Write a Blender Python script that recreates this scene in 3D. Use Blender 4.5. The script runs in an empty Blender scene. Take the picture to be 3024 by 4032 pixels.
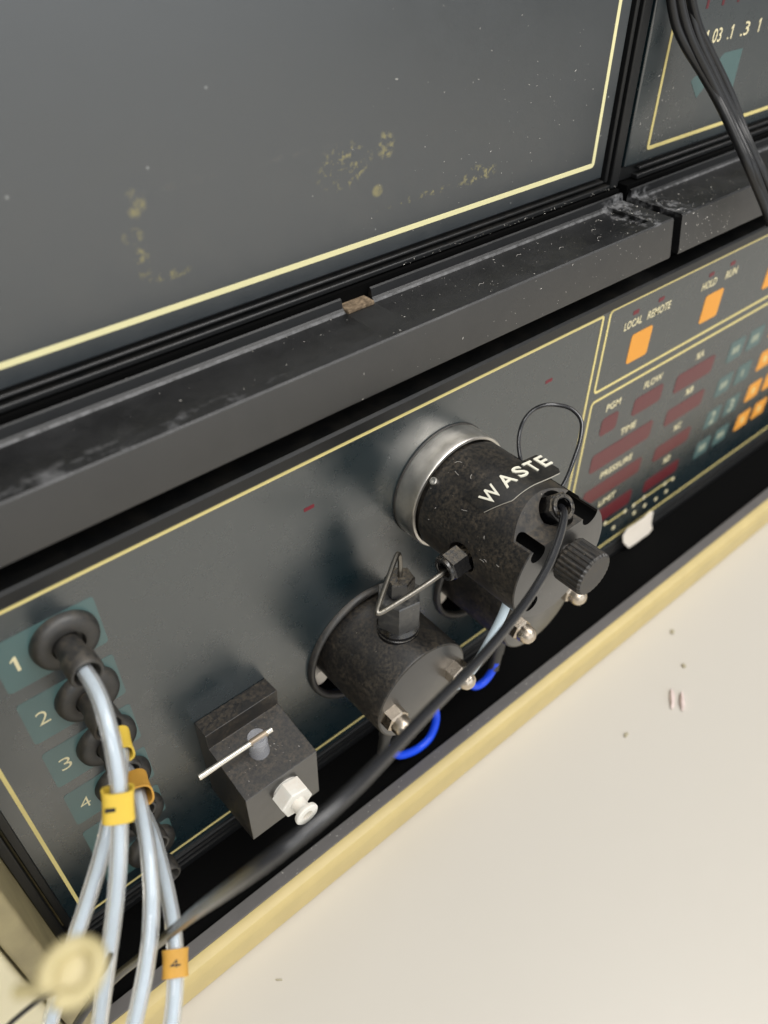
import bpy, bmesh, math, random
from mathutils import Vector, Matrix
random.seed(7)
S = 0.001                      # all lengths below are in millimetres
scene = bpy.context.scene
COL = scene.collection
scene.unit_settings.system = 'METRIC'

# ------------------------------------------------------------------ camera
cam = bpy.data.cameras.new('camera')
camo = bpy.data.objects.new('camera', cam); COL.objects.link(camo)
CR = Vector((0.7623522545, -0.6471613848, 0.0010872270))
CD = Vector((-0.4284403807, -0.5059579072, -0.7486290378))
CF = Vector((0.4850338960, 0.5702532228, -0.6629882214))
CO = Vector((6.859057, -170.170072, 319.718773))
m = Matrix.Identity(4)
for i in range(3):
    m[i][0] = CR[i]; m[i][1] = -CD[i]; m[i][2] = -CF[i]; m[i][3] = CO[i]*S
camo.matrix_world = m
cam.sensor_fit = 'VERTICAL'; cam.sensor_height = 36.0; cam.sensor_width = 27.0
cam.lens = 3100/4032*36.0
cam.clip_start = 0.01; cam.clip_end = 50
cam.dof.use_dof = True; cam.dof.focus_distance = 0.280
cam.dof.aperture_fstop = cam.lens/3.2
scene.camera = camo

# ------------------------------------------------------------------ room light and added fill
world = bpy.data.worlds.new('World'); scene.world = world
world.use_nodes = True
bg = world.node_tree.nodes['Background']
bg.inputs['Color'].default_value = (0.95, 0.98, 1.0, 1); bg.inputs['Strength'].default_value = 0.28

def area(name, loc, target, sx, sy, power, col=(1, 0.975, 0.94)):
    l = bpy.data.lights.new(name, 'AREA'); l.shape = 'RECTANGLE'; l.size = sx; l.size_y = sy
    l.energy = power; l.color = col
    o = bpy.data.objects.new(name, l); COL.objects.link(o)
    o.location = loc
    o.rotation_euler = (Vector(target)-Vector(loc)).to_track_quat('-Z', 'Y').to_euler()
    return o
area('ceiling_lamp', (0.35, -0.55, 1.7), (0.2, -0.25, 0), 1.3, 0.5, 15)
area('ceiling_lamp', (-0.9, -1.3, 1.7), (0.1, 0, 0.1), 1.3, 0.6, 12)
area('ceiling_lamp', (1.3, -1.0, 1.7), (0.4, -0.3, 0.0), 1.3, 0.6, 15)
area('front_fill_lamp', (0.2, -2.1, 0.65), (0.15, 0, 0.2), 3.4, 1.25, 13, (0.95, 0.98, 1.0))  # added fill light out of view, gives the panels something bright to reflect

scene.view_settings.view_transform = 'Standard'; scene.view_settings.look = 'None'
scene.view_settings.exposure = 0.2; scene.view_settings.gamma = 1.0
scene.cycles.max_bounces = 8; scene.cycles.transmission_bounces = 6

# ------------------------------------------------------------------ materials
def mat(name, col, rough=0.5, ior=1.5, metal=0.0, trans=0.0, bump=None, dust=None, specks=None,
        stain=None, sss=0.0, coat=0.0, vary=0.0, rvary=0.0):
    """procedural Principled material in world millimetres"""
    M = bpy.data.materials.new(name); M.use_nodes = True
    N = M.node_tree.nodes; L = M.node_tree.links
    p = N['Principled BSDF']
    def sin(k, v):
        if k in p.inputs: p.inputs[k].default_value = v
    sin('Base Color', (*col, 1)); sin('Roughness', rough); sin('IOR', ior); sin('Metallic', metal)
    sin('Transmission Weight', trans); sin('Subsurface Weight', sss); sin('Coat Weight', coat)
    if sss: sin('Subsurface Radius', (1, 1, 1)); sin('Subsurface Scale', 0.002)
    g = N.new('ShaderNodeNewGeometry')
    sc = N.new('ShaderNodeVectorMath'); sc.operation = 'SCALE'; sc.inputs['Scale'].default_value = 1000
    L.new(g.outputs['Position'], sc.inputs[0]); P = sc.outputs[0]
    def noise(scale, detail=3, rough_=0.6):
        n = N.new('ShaderNodeTexNoise'); n.inputs['Scale'].default_value = scale
        n.inputs['Detail'].default_value = detail; n.inputs['Roughness'].default_value = rough_
        L.new(P, n.inputs['Vector']); return n.outputs['Fac']
    def rng(src, a, b, c=0.0, d=1.0):
        r = N.new('ShaderNodeMapRange'); r.inputs[1].default_value = a; r.inputs[2].default_value = b
        r.inputs[3].default_value = c; r.inputs[4].default_value = d; L.new(src, r.inputs[0]); return r.outputs[0]
    def math_(op, a, b):
        q = N.new('ShaderNodeMath'); q.operation = op
        for i, v in enumerate((a, b)):
            if isinstance(v, (int, float)): q.inputs[i].default_value = v
            else: L.new(v, q.inputs[i])
        return q.outputs[0]
    cur = None; rcur = None
    def mixcol(fac, c):
        nonlocal cur
        x = N.new('ShaderNodeMix'); x.data_type = 'RGBA'
        L.new(fac, x.inputs[0])
        if cur is None: x.inputs[6].default_value = (*col, 1)
        else: L.new(cur, x.inputs[6])
        x.inputs[7].default_value = (*c, 1); cur = x.outputs[2]
    def mixrough(fac, r):
        nonlocal rcur
        x = N.new('ShaderNodeMix'); x.data_type = 'FLOAT'; L.new(fac, x.inputs[0])
        if rcur is None: x.inputs[2].default_value = rough
        else: L.new(rcur, x.inputs[2])
        x.inputs[3].default_value = r; rcur = x.outputs[0]
    if vary:
        f = rng(noise(0.05, 5), 0.35, 0.7)
        mixcol(f, tuple(min(1, v*(1+vary)) for v in col))
    if rvary:
        mixrough(rng(noise(0.09, 5), 0.35, 0.7), min(1, rough+rvary))
    if stain:                                   # list of (colour, box mins, box maxs, noise scale, lo, hi)
        sx = N.new('ShaderNodeSeparateXYZ'); L.new(P, sx.inputs[0])
        for (c, ctr, rad, nscale, lo, hi) in stain:
            acc = None
            for ax in range(3):
                if rad[ax] is None: continue
                d = math_('DIVIDE', math_('SUBTRACT', sx.outputs[ax], ctr[ax]), rad[ax])
                d2 = math_('MULTIPLY', d, d)
                acc = d2 if acc is None else math_('ADD', acc, d2)
            inside = rng(acc, 0.35, 1.0, 1, 0)
            f = math_('MULTIPLY', inside, rng(noise(nscale, 5, 0.65), lo, hi))
            mixcol(f, c); mixrough(f, 0.75)
    if dust:                                    # colour, amount, scale, upward only
        c, amount, s_, up = dust
        f = rng(noise(s_, 6, 0.7), 0.40, 0.68)
        f = math_('MULTIPLY', math_('MULTIPLY', f, amount), rng(noise(s_*0.14, 3), 0.34, 0.62, 0.25, 1.0))
        if up:
            sn = N.new('ShaderNodeSeparateXYZ'); L.new(g.outputs['Normal'], sn.inputs[0])
            f = math_('MULTIPLY', f, rng(sn.outputs[2], up, 0.9))
        mixcol(f, c); mixrough(f, 0.85)
    if specks:                                  # colour, cells per mm, size, share
        c, dens, size, share = specks
        v = N.new('ShaderNodeTexVoronoi'); v.inputs['Scale'].default_value = dens
        L.new(P, v.inputs['Vector'])
        sc_ = N.new('ShaderNodeSeparateColor'); L.new(v.outputs['Color'], sc_.inputs[0])
        keep = rng(sc_.outputs[0], 1-share, 1-share+0.01)
        thr = math_('MULTIPLY', sc_.outputs[1], size)
        f = math_('MULTIPLY', keep, math_('LESS_THAN', v.outputs['Distance'], thr))
        f = math_('MULTIPLY', f, math_('ADD', math_('MULTIPLY', sc_.outputs[2], 0.7), 0.2))
        mixcol(f, c)
    if cur: L.new(cur, p.inputs['Base Color'])
    if rcur: L.new(rcur, p.inputs['Roughness'])
    if bump:
        b = N.new('ShaderNodeBump'); b.inputs['Strength'].default_value = bump[1]
        b.inputs['Distance'].default_value = 0.0003
        L.new(noise(bump[0], 2), b.inputs['Height']); L.new(b.outputs['Normal'], p.inputs['Normal'])
    return M

DUST = (0.30, 0.25, 0.18); LINT = (0.75, 0.72, 0.66)
GLUE = (0.19, 0.165, 0.058)
mt_panel = mat('satin_panel_paint', (0.005, 0.0155, 0.0205), 0.25, 2.35, bump=(1.5, 0.08), rvary=0.08,
               specks=((0.30, 0.30, 0.28), 0.22, 0.07, 0.14))
mt_upanel = mat('satin_blank_panel_paint', (0.006, 0.0135, 0.0195), 0.29, 2.3, bump=(1.5, 0.07), rvary=0.08,
    specks=((0.36, 0.37, 0.36), 0.20, 0.07, 0.20),
    stain=[(GLUE, (157, 25, 240.5), (12, None, 7.5), 0.36, 0.53, 0.62),
           (GLUE, (173.5, 25, 243.5), (4, None, 5), 0.45, 0.49, 0.60),
           (GLUE, (216, 25, 226), (10, None, 3.6), 0.55, 0.52, 0.60),
           (GLUE, (170, 25, 230.5), (2.6, None, 2.2), 0.3, 0.35, 0.55),
           (GLUE, (190, 25, 224.5), (26, None, 1.3), 0.45, 0.54, 0.64),
           (GLUE, (89.5, 25, 245.5), (3.2, None, 4.6), 0.25, 0.45, 0.60),
           (GLUE, (87, 25, 237.5), (3.4, None, 2.4), 0.3, 0.45, 0.60),
           (GLUE, (88.5, 25, 230), (3, None, 5.5), 0.4, 0.50, 0.66),
           (GLUE, (95, 25, 224.6), (8, None, 1.7), 0.4, 0.50, 0.64),
           ((0.05, 0.05, 0.045), (120, 25, 247.5), (38, None, 1.2), 0.3, 0.5, 0.62)])
mt_bezel = mat('black_bezel_plastic', (0.006, 0.0065, 0.007), 0.42, 1.55, bump=(2.0, 0.12), dust=(DUST, 0.05, 0.12, 0.3))
mt_recess = mat('black_recess', (0.0025, 0.0025, 0.0025), 0.85, 1.15)
CHALK = (0.20, 0.20, 0.205)
mt_ledge = mat('ledge_grained_plastic', (0.006, 0.0062, 0.0068), 0.34, 1.5, bump=(2.2, 0.16),
               dust=((0.22, 0.22, 0.23), 0.07, 0.07, 0.4), specks=(LINT, 0.28, 0.07, 0.2), rvary=0.12,
               stain=[(CHALK, (0, 18.5, 197.5), (None, 0.8, 0.6), 0.35, 0.30, 0.80),
                      (CHALK, (288, 8, 198.4), (8, 18, 4), 0.25, 0.50, 0.68), (CHALK, (297, 20, 198.6), (10, 8, 4), 0.3, 0.40, 0.62),
                      (CHALK, (311, 10, 198.4), (10, 20, 4), 0.3, 0.46, 0.66), (CHALK, (60, -2, 198.4), (60, 6, 4), 0.12, 0.50, 0.85)])
mt_ledge_lit = mat('ledge_plastic_lit_front', (0.025, 0.0240, 0.0228), 0.42, 1.75, bump=(2.2, 0.14), specks=(LINT, 0.25, 0.06, 0.12), rvary=0.10, vary=-0.2)  # lighter copy of the ledge plastic, table reflection put into its colour
mt_lip = mat('grey_lip_plastic', (0.125, 0.118, 0.114), 0.5, 1.6, bump=(1.6, 0.15), specks=(LINT, 0.3, 0.08, 0.15), vary=-0.15)
mt_black = mat('black_anodised_metal', (0.006, 0.006, 0.0065), 0.42, 1.65, bump=(2.0, 0.10),
               dust=((0.20, 0.155, 0.10), 0.34, 0.75, 0.0), specks=((0.42, 0.36, 0.27), 0.75, 0.15, 0.14))
mt_litface = mat('black_metal_lit_face', (0.022, 0.0215, 0.021), 0.30, 2.05, bump=(1.2, 0.06), specks=((0.5, 0.5, 0.5), 0.6, 0.1, 0.08), rvary=0.08)  # greyer copy of the black metal for front faces, table reflection painted in
mt_dusty = mat('dusty_black_metal', (0.010, 0.009, 0.008), 0.5, 1.8, bump=(2.5, 0.2),
               dust=((0.22, 0.17, 0.11), 0.5, 0.45, -0.2), specks=((0.5, 0.45, 0.36), 0.8, 0.2, 0.2))
mt_nut = mat('black_acetal', (0.005, 0.005, 0.006), 0.22, 1.7, bump=(3.0, 0.08), dust=((0.22, 0.175, 0.11), 0.75, 0.7, 0.35))
mt_hexfit = mat('scuffed_grey_acetal', (0.022, 0.023, 0.025), 0.30, 2.0, bump=(1.2, 0.25), dust=((0.24, 0.22, 0.18), 0.7, 0.5, -0.6), rvary=0.25, specks=(LINT, 0.8, 0.12, 0.12))
mt_rubber = mat('black_rubber', (0.011, 0.0105, 0.010), 0.50, 1.8, bump=(1.8, 0.15), dust=((0.17, 0.135, 0.09), 0.40, 0.30, -0.4))
mt_steel = mat('worn_brushed_steel', (0.88, 0.84, 0.77), 0.31, metal=1.0, bump=(0.8, 0.10), rvary=0.16, vary=-0.40)
mt_brass = mat('nickel_acorn_nut', (0.64, 0.56, 0.46), 0.20, metal=1.0, bump=(1.0, 0.18), rvary=0.15, dust=((0.22, 0.15, 0.10), 0.5, 0.3, 0.2))
mt_tube = mat('drawn_steel_tube', (0.24, 0.225, 0.20), 0.30, metal=1.0, dust=((0.16, 0.14, 0.09), 0.7, 0.7, 0.2))
mt_pin = mat('bright_steel_pin', (0.78, 0.73, 0.64), 0.18, metal=1.0)
mt_brownpin = mat('rusty_pin_fitting', (0.46, 0.37, 0.27), 0.4, metal=0.6, vary=-0.5)
mt_clear = mat('frosted_clear_plastic', (0.78, 0.79, 0.84), 0.10, 1.48, trans=0.72)
mt_white = mat('milky_nylon', (0.82, 0.80, 0.74), 0.30, 1.5, sss=0.3, dust=((0.60, 0.42, 0.25), 0.5, 0.12, 0.1))
mt_cord = mat('black_tubing', (0.012, 0.012, 0.014), 0.24, 1.75)
mt_cable = mat('black_cable_jacket', (0.009, 0.009, 0.010), 0.34, 1.55, bump=(1.0, 0.10), dust=((0.2, 0.18, 0.15), 0.07, 0.2, -0.5))
mt_ptfe = mat('milky_ptfe_tube', (0.96, 0.98, 1.0), 0.08, 1.38, trans=0.80)
mt_core = mat('bluish_tube_lumen', (0.76, 0.90, 1.0), 0.4, 1.3)
mt_blue = mat('blue_tubing', (0.012, 0.085, 0.90), 0.35, 1.5)
mt_yellow = mat('yellow_sleeve', (0.82, 0.57, 0.07), 0.55, vary=-0.15)
mt_orange = mat('orange_sleeve', (0.70, 0.37, 0.055), 0.6, vary=-0.3, bump=(1.2, 0.3))
mt_ink = mat('black_ink', (0.012, 0.012, 0.012), 0.6)
mt_line = mat('yellow_print', (0.84, 0.71, 0.29), 0.5, vary=-0.08)
mt_paleline = mat('pale_yellow_print', (0.86, 0.80, 0.45), 0.5, vary=-0.06)
mt_letter = mat('cream_print', (0.80, 0.72, 0.46), 0.5)
mt_white_letter = mat('embossed_white', (0.84, 0.81, 0.68), 0.45)
mt_tape = mat('embossing_tape', (0.012, 0.012, 0.012), 0.30, 1.6, dust=((0.22, 0.18, 0.12), 0.16, 0.6, 0.2),
              specks=((0.6, 0.56, 0.48), 0.9, 0.14, 0.16), bump=(1.5, 0.1))
mt_tapeedge = mat('pale_tape_edge', (0.52, 0.49, 0.42), 0.6)
mt_teal = mat('teal_print', (0.050, 0.118, 0.118), 0.38, 2.0, bump=(1.5, 0.1))
mt_orangekey = mat('orange_key', (0.84, 0.36, 0.045), 0.45)
mt_red = mat('dark_red_window', (0.115, 0.012, 0.019), 0.28, 1.6)
mt_mark = mat('dull_key_print', (0.42, 0.45, 0.34), 0.5)
mt_redled = mat('red_window_mark', (0.17, 0.010, 0.022), 0.35)
mt_tan = mat('shaded_stained_beige_enamel', (0.34, 0.285, 0.15), 0.5, vary=-0.35, bump=(0.9, 0.08))  # darker copy of the beige enamel: side wall's shade and dirt in the colour
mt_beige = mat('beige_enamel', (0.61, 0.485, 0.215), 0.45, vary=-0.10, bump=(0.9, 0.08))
mt_table = mat('white_laminate', (0.582, 0.548, 0.487), 0.30, 1.45, bump=(0.5, 0.015), rvary=0.06,
               specks=((0.45, 0.41, 0.34), 0.06, 0.035, 0.10))
mt_cream = mat('cream_plastic', (0.54, 0.46, 0.24), 0.4, sss=0.3)
mt_paper = mat('cream_paper', (0.88, 0.80, 0.69), 0.7)
mt_foam = mat('brown_foam', (0.10, 0.07, 0.042), 0.9, dust=((0.46, 0.34, 0.22), 0.9, 0.6, 0.0), bump=(1.2, 0.6))
mt_lint = mat('pale_lint', (0.72, 0.69, 0.63), 0.9)
mt_eraser = mat('pinkish_rubber_crumb', (0.68, 0.56, 0.52), 0.7)
mt_crumb = mat('olive_crumb', (0.42, 0.38, 0.27), 0.8)

# ------------------------------------------------------------------ object helpers
W = {}                                            # world origin (mm) of each object
def thing(name, label, cat, loc, group=None):
    o = bpy.data.objects.new(name, None); o.empty_display_size = 0.02
    COL.objects.link(o); W[o.name] = Vector(loc); o.location = Vector(loc)*S
    o['label'] = label; o['category'] = cat
    if group: o['group'] = group
    return o
def tag(o, label, cat, group=None):
    o['label'] = label; o['category'] = cat
    if group: o['group'] = group
    return o
def put(name, geo, material, parent=None, origin=None, smooth=35, bevel=0, label=None, kind=None, mats=None):
    """geo = (verts in world mm, faces[, material indices]) -> ONE mesh object"""
    vs, fs = geo[0], geo[1]
    if origin is None:
        lo = [min(v[i] for v in vs) for i in range(3)]; hi = [max(v[i] for v in vs) for i in range(3)]
        origin = [(a+b)/2 for a, b in zip(lo, hi)]
    og = Vector(origin)
    me = bpy.data.meshes.new(name)
    me.from_pydata([(Vector(v)-og)*S for v in vs], [], fs)
    for mm in (mats or [material]): me.materials.append(mm)
    if len(geo) > 2: me.polygons.foreach_set('material_index', geo[2])
    bm = bmesh.new(); bm.from_mesh(me); bmesh.ops.recalc_face_normals(bm, faces=bm.faces); bm.to_mesh(me); bm.free()
    if smooth:
        for q in me.polygons: q.use_smooth = True
        me.set_sharp_from_angle(angle=math.radians(smooth))
    me.update()
    o = bpy.data.objects.new(name, me); COL.objects.link(o)
    W[o.name] = og
    if parent is not None:
        o.parent = parent; o.location = (og-W[parent.name])*S
    else: o.location = og*S
    if bevel:
        b = o.modifiers.new('bevel', 'BEVEL'); b.width = bevel*S; b.segments = 2; b.limit_method = 'ANGLE'
        b.angle_limit = math.radians(40); b.harden_normals = False
    if label: o['label'] = label
    if kind: o['kind'] = kind
    return o
def dup(o, parent, shift):
    """copy of an object and its children, moved by shift (mm)"""
    c = o.copy(); COL.objects.link(c); W[c.name] = W[o.name]+Vector(shift)
    c.parent = parent
    c.location = (W[c.name]-W[parent.name])*S if parent is not None else W[c.name]*S
    for ch in list(o.children):
        dup(ch, c, shift)
    return c
def cut(o, cutters):
    """boolean difference, baked into the mesh"""
    for geo in cutters:
        t = put('cutter', geo, mt_black, smooth=0)
        md = o.modifiers.new('cut', 'BOOLEAN'); md.operation = 'DIFFERENCE'; md.object = t; md.solver = 'EXACT'
        dg = bpy.context.evaluated_depsgraph_get()
        me = bpy.data.meshes.new_from_object(o.evaluated_get(dg))
        o.modifiers.clear(); old = o.data; nm = old.name; o.data = me; bpy.data.meshes.remove(old); me.name = nm
        tm = t.data; bpy.data.objects.remove(t); bpy.data.meshes.remove(tm)
    for q in o.data.polygons: q.use_smooth = True
    o.data.set_sharp_from_angle(angle=math.radians(32))
    return o
# ------------------------------------------------------------------ shapes (return verts, faces in mm)
def join(*gs):
    v, f, mi = [], [], []
    for g in gs:
        n = len(v); v += list(g[0]); f += [tuple(i+n for i in q) for q in g[1]]
        mi += (g[2] if len(g) > 2 else [0]*len(g[1]))
    return v, f, mi
def box(x0, x1, y0, y1, z0, z1):
    v = [(x, y, z) for x in (x0, x1) for y in (y0, y1) for z in (z0, z1)]
    return v, [(0, 1, 3, 2), (4, 6, 7, 5), (0, 4, 5, 1), (2, 3, 7, 6), (0, 2, 6, 4), (1, 5, 7, 3)]
def extr(poly, x0, x1):
    """profile of (y, z) points pulled along X"""
    n = len(poly); v = [(x0, y, z) for y, z in poly]+[(x1, y, z) for y, z in poly]
    f = [tuple(range(n))[::-1], tuple(range(n, 2*n))]
    return v, f+[(i, (i+1) % n, n+(i+1) % n, n+i) for i in range(n)]
def plate(poly, y0, y1):
    """outline of (x, z) points with thickness in Y"""
    n = len(poly); v = [(x, y0, z) for x, z in poly]+[(x, y1, z) for x, z in poly]
    return v, [tuple(range(n)), tuple(range(n, 2*n))[::-1]]+[(i, (i+1) % n, n+(i+1) % n, n+i) for i in range(n)]
def rrect(x0, x1, z0, z1, r, k=4):
    pts = []
    for cx, cz, a in ((x1-r, z1-r, 0), (x0+r, z1-r, 90), (x0+r, z0+r, 180), (x1-r, z0+r, 270)):
        for i in range(k+1):
            t = math.radians(a+90*i/k); pts.append((cx+r*math.cos(t), cz+r*math.sin(t)))
    return pts
def rframe(x0, x1, z0, z1, w, r, y0, y1):
    """rounded rectangular line: ring of width w"""
    A = rrect(x0-w/2, x1+w/2, z0-w/2, z1+w/2, r+w/2); B = rrect(x0+w/2, x1-w/2, z0+w/2, z1-w/2, max(r-w/2, .05))
    n = len(A); v = []
    for y in (y0, y1): v += [(x, y, z) for x, z in A]+[(x, y, z) for x, z in B]
    f = []
    for i in range(n):
        j = (i+1) % n
        f += [(i, j, n+j, n+i), (2*n+i, 3*n+i, 3*n+j, 2*n+j), (i, 2*n+i, 2*n+j, j), (n+i, n+j, 3*n+j, 3*n+i)]
    return v, f
def basis(d):
    d = Vector(d).normalized(); u = d.cross(Vector((0, 0, 1)))
    if u.length < 1e-3: u = Vector((1, 0, 0))
    u.normalize(); return d, u, u.cross(d).normalized()
def lathe(prof, o, d=(0, -1, 0), n=48, ph=0.0, k=None):
    """profile of (radius, height along d); k gives a k-sided prism"""
    d, u, w = basis(d); o = Vector(o); n = k or n; v = []; f = []; rings = []
    for r, h in prof:
        if r <= 1e-6: rings.append([len(v)]); v.append(tuple(o+d*h)); continue
        ring = []
        for i in range(n):
            a = ph+2*math.pi*i/n; ring.append(len(v)); v.append(tuple(o+d*h+u*(r*math.cos(a))+w*(r*math.sin(a))))
        rings.append(ring)
    for A, B in zip(rings, rings[1:]):
        for i in range(n):
            j = (i+1) % n
            if len(A) == 1 and len(B) == 1: continue
            if len(A) == 1: f.append((A[0], B[i], B[j]))
            elif len(B) == 1: f.append((A[i], B[0], A[j]))
            else: f.append((A[i], A[j], B[j], B[i]))
    if len(rings[0]) > 1 and prof[0] != prof[-1]: f.append(tuple(rings[0]))
    if len(rings[-1]) > 1 and prof[0] != prof[-1]: f.append(tuple(rings[-1][::-1]))
    return v, f
def smoothpath(pts, sub=6):
    P = [Vector(p) for p in pts]; out = []
    for i in range(len(P)-1):
        a, b, c, d = P[max(i-1, 0)], P[i], P[i+1], P[min(i+2, len(P)-1)]
        for s in range(sub):
            t = s/sub
            out.append(0.5*((2*b)+(c-a)*t+(2*a-5*b+4*c-d)*t*t+(3*b-a-3*c+d)*t**3))
    return out+[P[-1]]
def relax(pts, it=2):
    P = [Vector(p) for p in pts]
    for _ in range(it):
        P = [P[0]]+[(P[i-1]+P[i]*2+P[i+1])/4 for i in range(1, len(P)-1)]+[P[-1]]
    return P
def sweep(path, r, n=14, rx=None, hollow=0.0):
    """round (or oval) section carried along a path"""
    P = [Vector(p) for p in path]; v = []; f = []
    T = [(P[min(i+1, len(P)-1)]-P[max(i-1, 0)]).normalized() for i in range(len(P))]
    u = T[0].cross(Vector((0.3, 0.2, 1))).normalized()
    for layer in range(2 if hollow else 1):
        rr = r if layer == 0 else r-hollow
        uu = u.copy()
        for i, p in enumerate(P):
            uu = (uu-T[i]*uu.dot(T[i])).normalized(); w = T[i].cross(uu)
            for k in range(n):
                a = 2*math.pi*k/n; v.append(tuple(p+uu*(rr*math.cos(a))+w*(rr*math.sin(a))))
    m_ = len(P)
    for layer in range(2 if hollow else 1):
        b = layer*m_*n
        for i in range(m_-1):
            for k in range(n):
                k2 = (k+1) % n; f.append((b+i*n+k, b+i*n+k2, b+(i+1)*n+k2, b+(i+1)*n+k))
    if hollow:
        b = m_*n
        for e in (0, (m_-1)*n):
            for k in range(n):
                k2 = (k+1) % n; f.append((e+k, e+k2, b+e+k2, b+e+k))
    else:
        f.append(tuple(range(n))); f.append(tuple(range((m_-1)*n, m_*n))[::-1])
    return v, f
def textgeo(s, depth=0.12, off=0.0, res=3):
    """lettering from the built-in font, unit box: returns verts (x, y, h) with x,y in 0..1"""
    cu = bpy.data.curves.new('lettering', 'FONT'); cu.body = s; cu.extrude = 0.5; cu.resolution_u = res; cu.offset = off
    o = bpy.data.objects.new('lettering', cu); COL.objects.link(o)
    dg = bpy.context.evaluated_depsgraph_get()
    me = bpy.data.meshes.new_from_object(o.evaluated_get(dg))
    v = [tuple(q.co) for q in me.vertices]; f = [tuple(q.vertices) for q in me.polygons]
    bpy.data.objects.remove(o); bpy.data.curves.remove(cu); bpy.data.meshes.remove(me)
    x0 = min(p[0] for p in v); x1 = max(p[0] for p in v); y0 = min(p[1] for p in v); y1 = max(p[1] for p in v)
    return [((p[0]-x0)/(x1-x0), (p[1]-y0)/(y1-y0), (p[2]+.5)*depth) for p in v], f
def text_xz(s, x0, x1, z0, z1, y, depth=0.12, off=0.0):
    v, f = textgeo(s, depth, off)
    return [(x0+a*(x1-x0), y-h, z0+b*(z1-z0)) for a, b, h in v], f
def one_xz(x0, x1, z0, z1, y):
    g = [(0.50, 0), (0.92, 0), (0.92, 1), (0.60, 1), (0.10, 0.80), (0.10, 0.68), (0.50, 0.80)]
    return plate([(x0+a*(x1-x0), z0+b*(z1-z0)) for a, b in g], y-0.1, y+0.02)
def text_plane(s, c, right, up, w, h, depth=0.12):
    v, f = textgeo(s, depth); c = Vector(c); r = Vector(right).normalized(); u = Vector(up).normalized(); n = r.cross(u)
    return [tuple(c+r*((a-.5)*w)+u*((b-.5)*h)+n*q) for a, b, q in v], f

# ================================================================== THE SETTING
g = box(-1500, 2600, -2300, 700, -61, -31)
tb = put('table', g, mt_table, smooth=0); tb['kind'] = 'structure'

# ================================================================== LOWER UNIT
XR = 640
unit = thing('pump_unit', 'lower instrument with dark panel, pump heads, keypad and beige case standing on the white table',
             'instrument', (300, -20, -31))
# beige shell: bottom wall with rolled front edge, left wall
prof = [(-36.6, -10.2), (-38.4, -10.2), (-40.6, -11.2), (-41.8, -13.5), (-42, -17), (-42, -28), (-40, -30.9), (250, -30.9), (250, -14.5), (-36.6, -14.5)]
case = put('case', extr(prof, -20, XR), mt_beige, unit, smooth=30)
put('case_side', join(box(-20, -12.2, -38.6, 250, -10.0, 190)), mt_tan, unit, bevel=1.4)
# black plastic lip, floor and bezel
put('lip', extr([(-31.2, -13.4), (-31.2, -10.3), (-30.9, -9.9), (-36.5, -9.7), (-36.5, -14.4)], -12, XR), mt_lip, unit, bevel=0.3)
put('floor_tray', box(-12, XR, -31.1, 2, -14.4, -13.2), mt_recess, unit, smooth=0)
bz = [(1, 163.6), (-0.5, 163.6), (-1.3, 164.4), (-1.6, 168.6), (-0.8, 169.6), (8, 169.8), (8, 163.6)]
put('bezel', extr(bz, -11, XR), mt_bezel, unit, smooth=20, label='top bezel strip above the yellow outline')
low = [(1, -4.2), (-0.8, -4.2), (-1.2, -5.0), (-1.2, -6.0), (0.2, -6.3), (0.2, -7.1), (-1.6, -7.4), (-1.8, -8.6), (-0.4, -9.0), (-0.4, -9.8),
       (-2.2, -10.1), (-2.4, -13.1), (4, -13.1), (4, -4.2)]
put('bezel', extr(low, -11, XR), mt_bezel, unit, smooth=20, label='ribbed bottom bezel strip')
put('bezel', join(box(-8.0, -5.2, -0.9, 4, -4.1, 163.5), box(-12.1, -8.9, -2.0, 4, -13.1, 163.5)), mt_bezel, unit, bevel=0.4,
    label='grooved left bezel strip')
put('gap_wall', box(-12, XR, 9, 12, 163.6, 190), mt_recess, unit, smooth=0)
panel = put('front_panel', box(-5.1, XR, 0, 2.4, -4.1, 163.5), mt_panel, unit, smooth=0)
PX, PZ = (141.0, 211.5), 56.0
cut(panel, [lathe([(0, -6), (28.2, -6), (28.2, 6), (0, 6)], (x, 0, PZ-1.0), n=72) for x in PX])
# wells behind the two openings
for i, x in enumerate(PX):
    put('well', lathe([(28.2, -2.2), (28.6, -30), (0, -30), (0, -30.6), (29.4, -30.6), (29.4, -2.3), (28.2, -2.2)], (x, 0, PZ-1.0), n=48), mt_recess, unit)
    put('gasket', lathe([(27.6, -0.4), (27.6, 1.4), (28.2, 2.4), (29.3, 2.6), (30.2, 1.9), (30.4, 0.1), (29.0, 0.1), (27.6, -0.4)], (x, 0, PZ-1.0), n=72), mt_rubber, unit, smooth=60)
    put('standoff', lathe([(0, 0), (4.2, 0), (4.2, 24), (0, 24)], (x-21.5, 28, PZ-13.5), n=20), mt_paper, unit)
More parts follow.
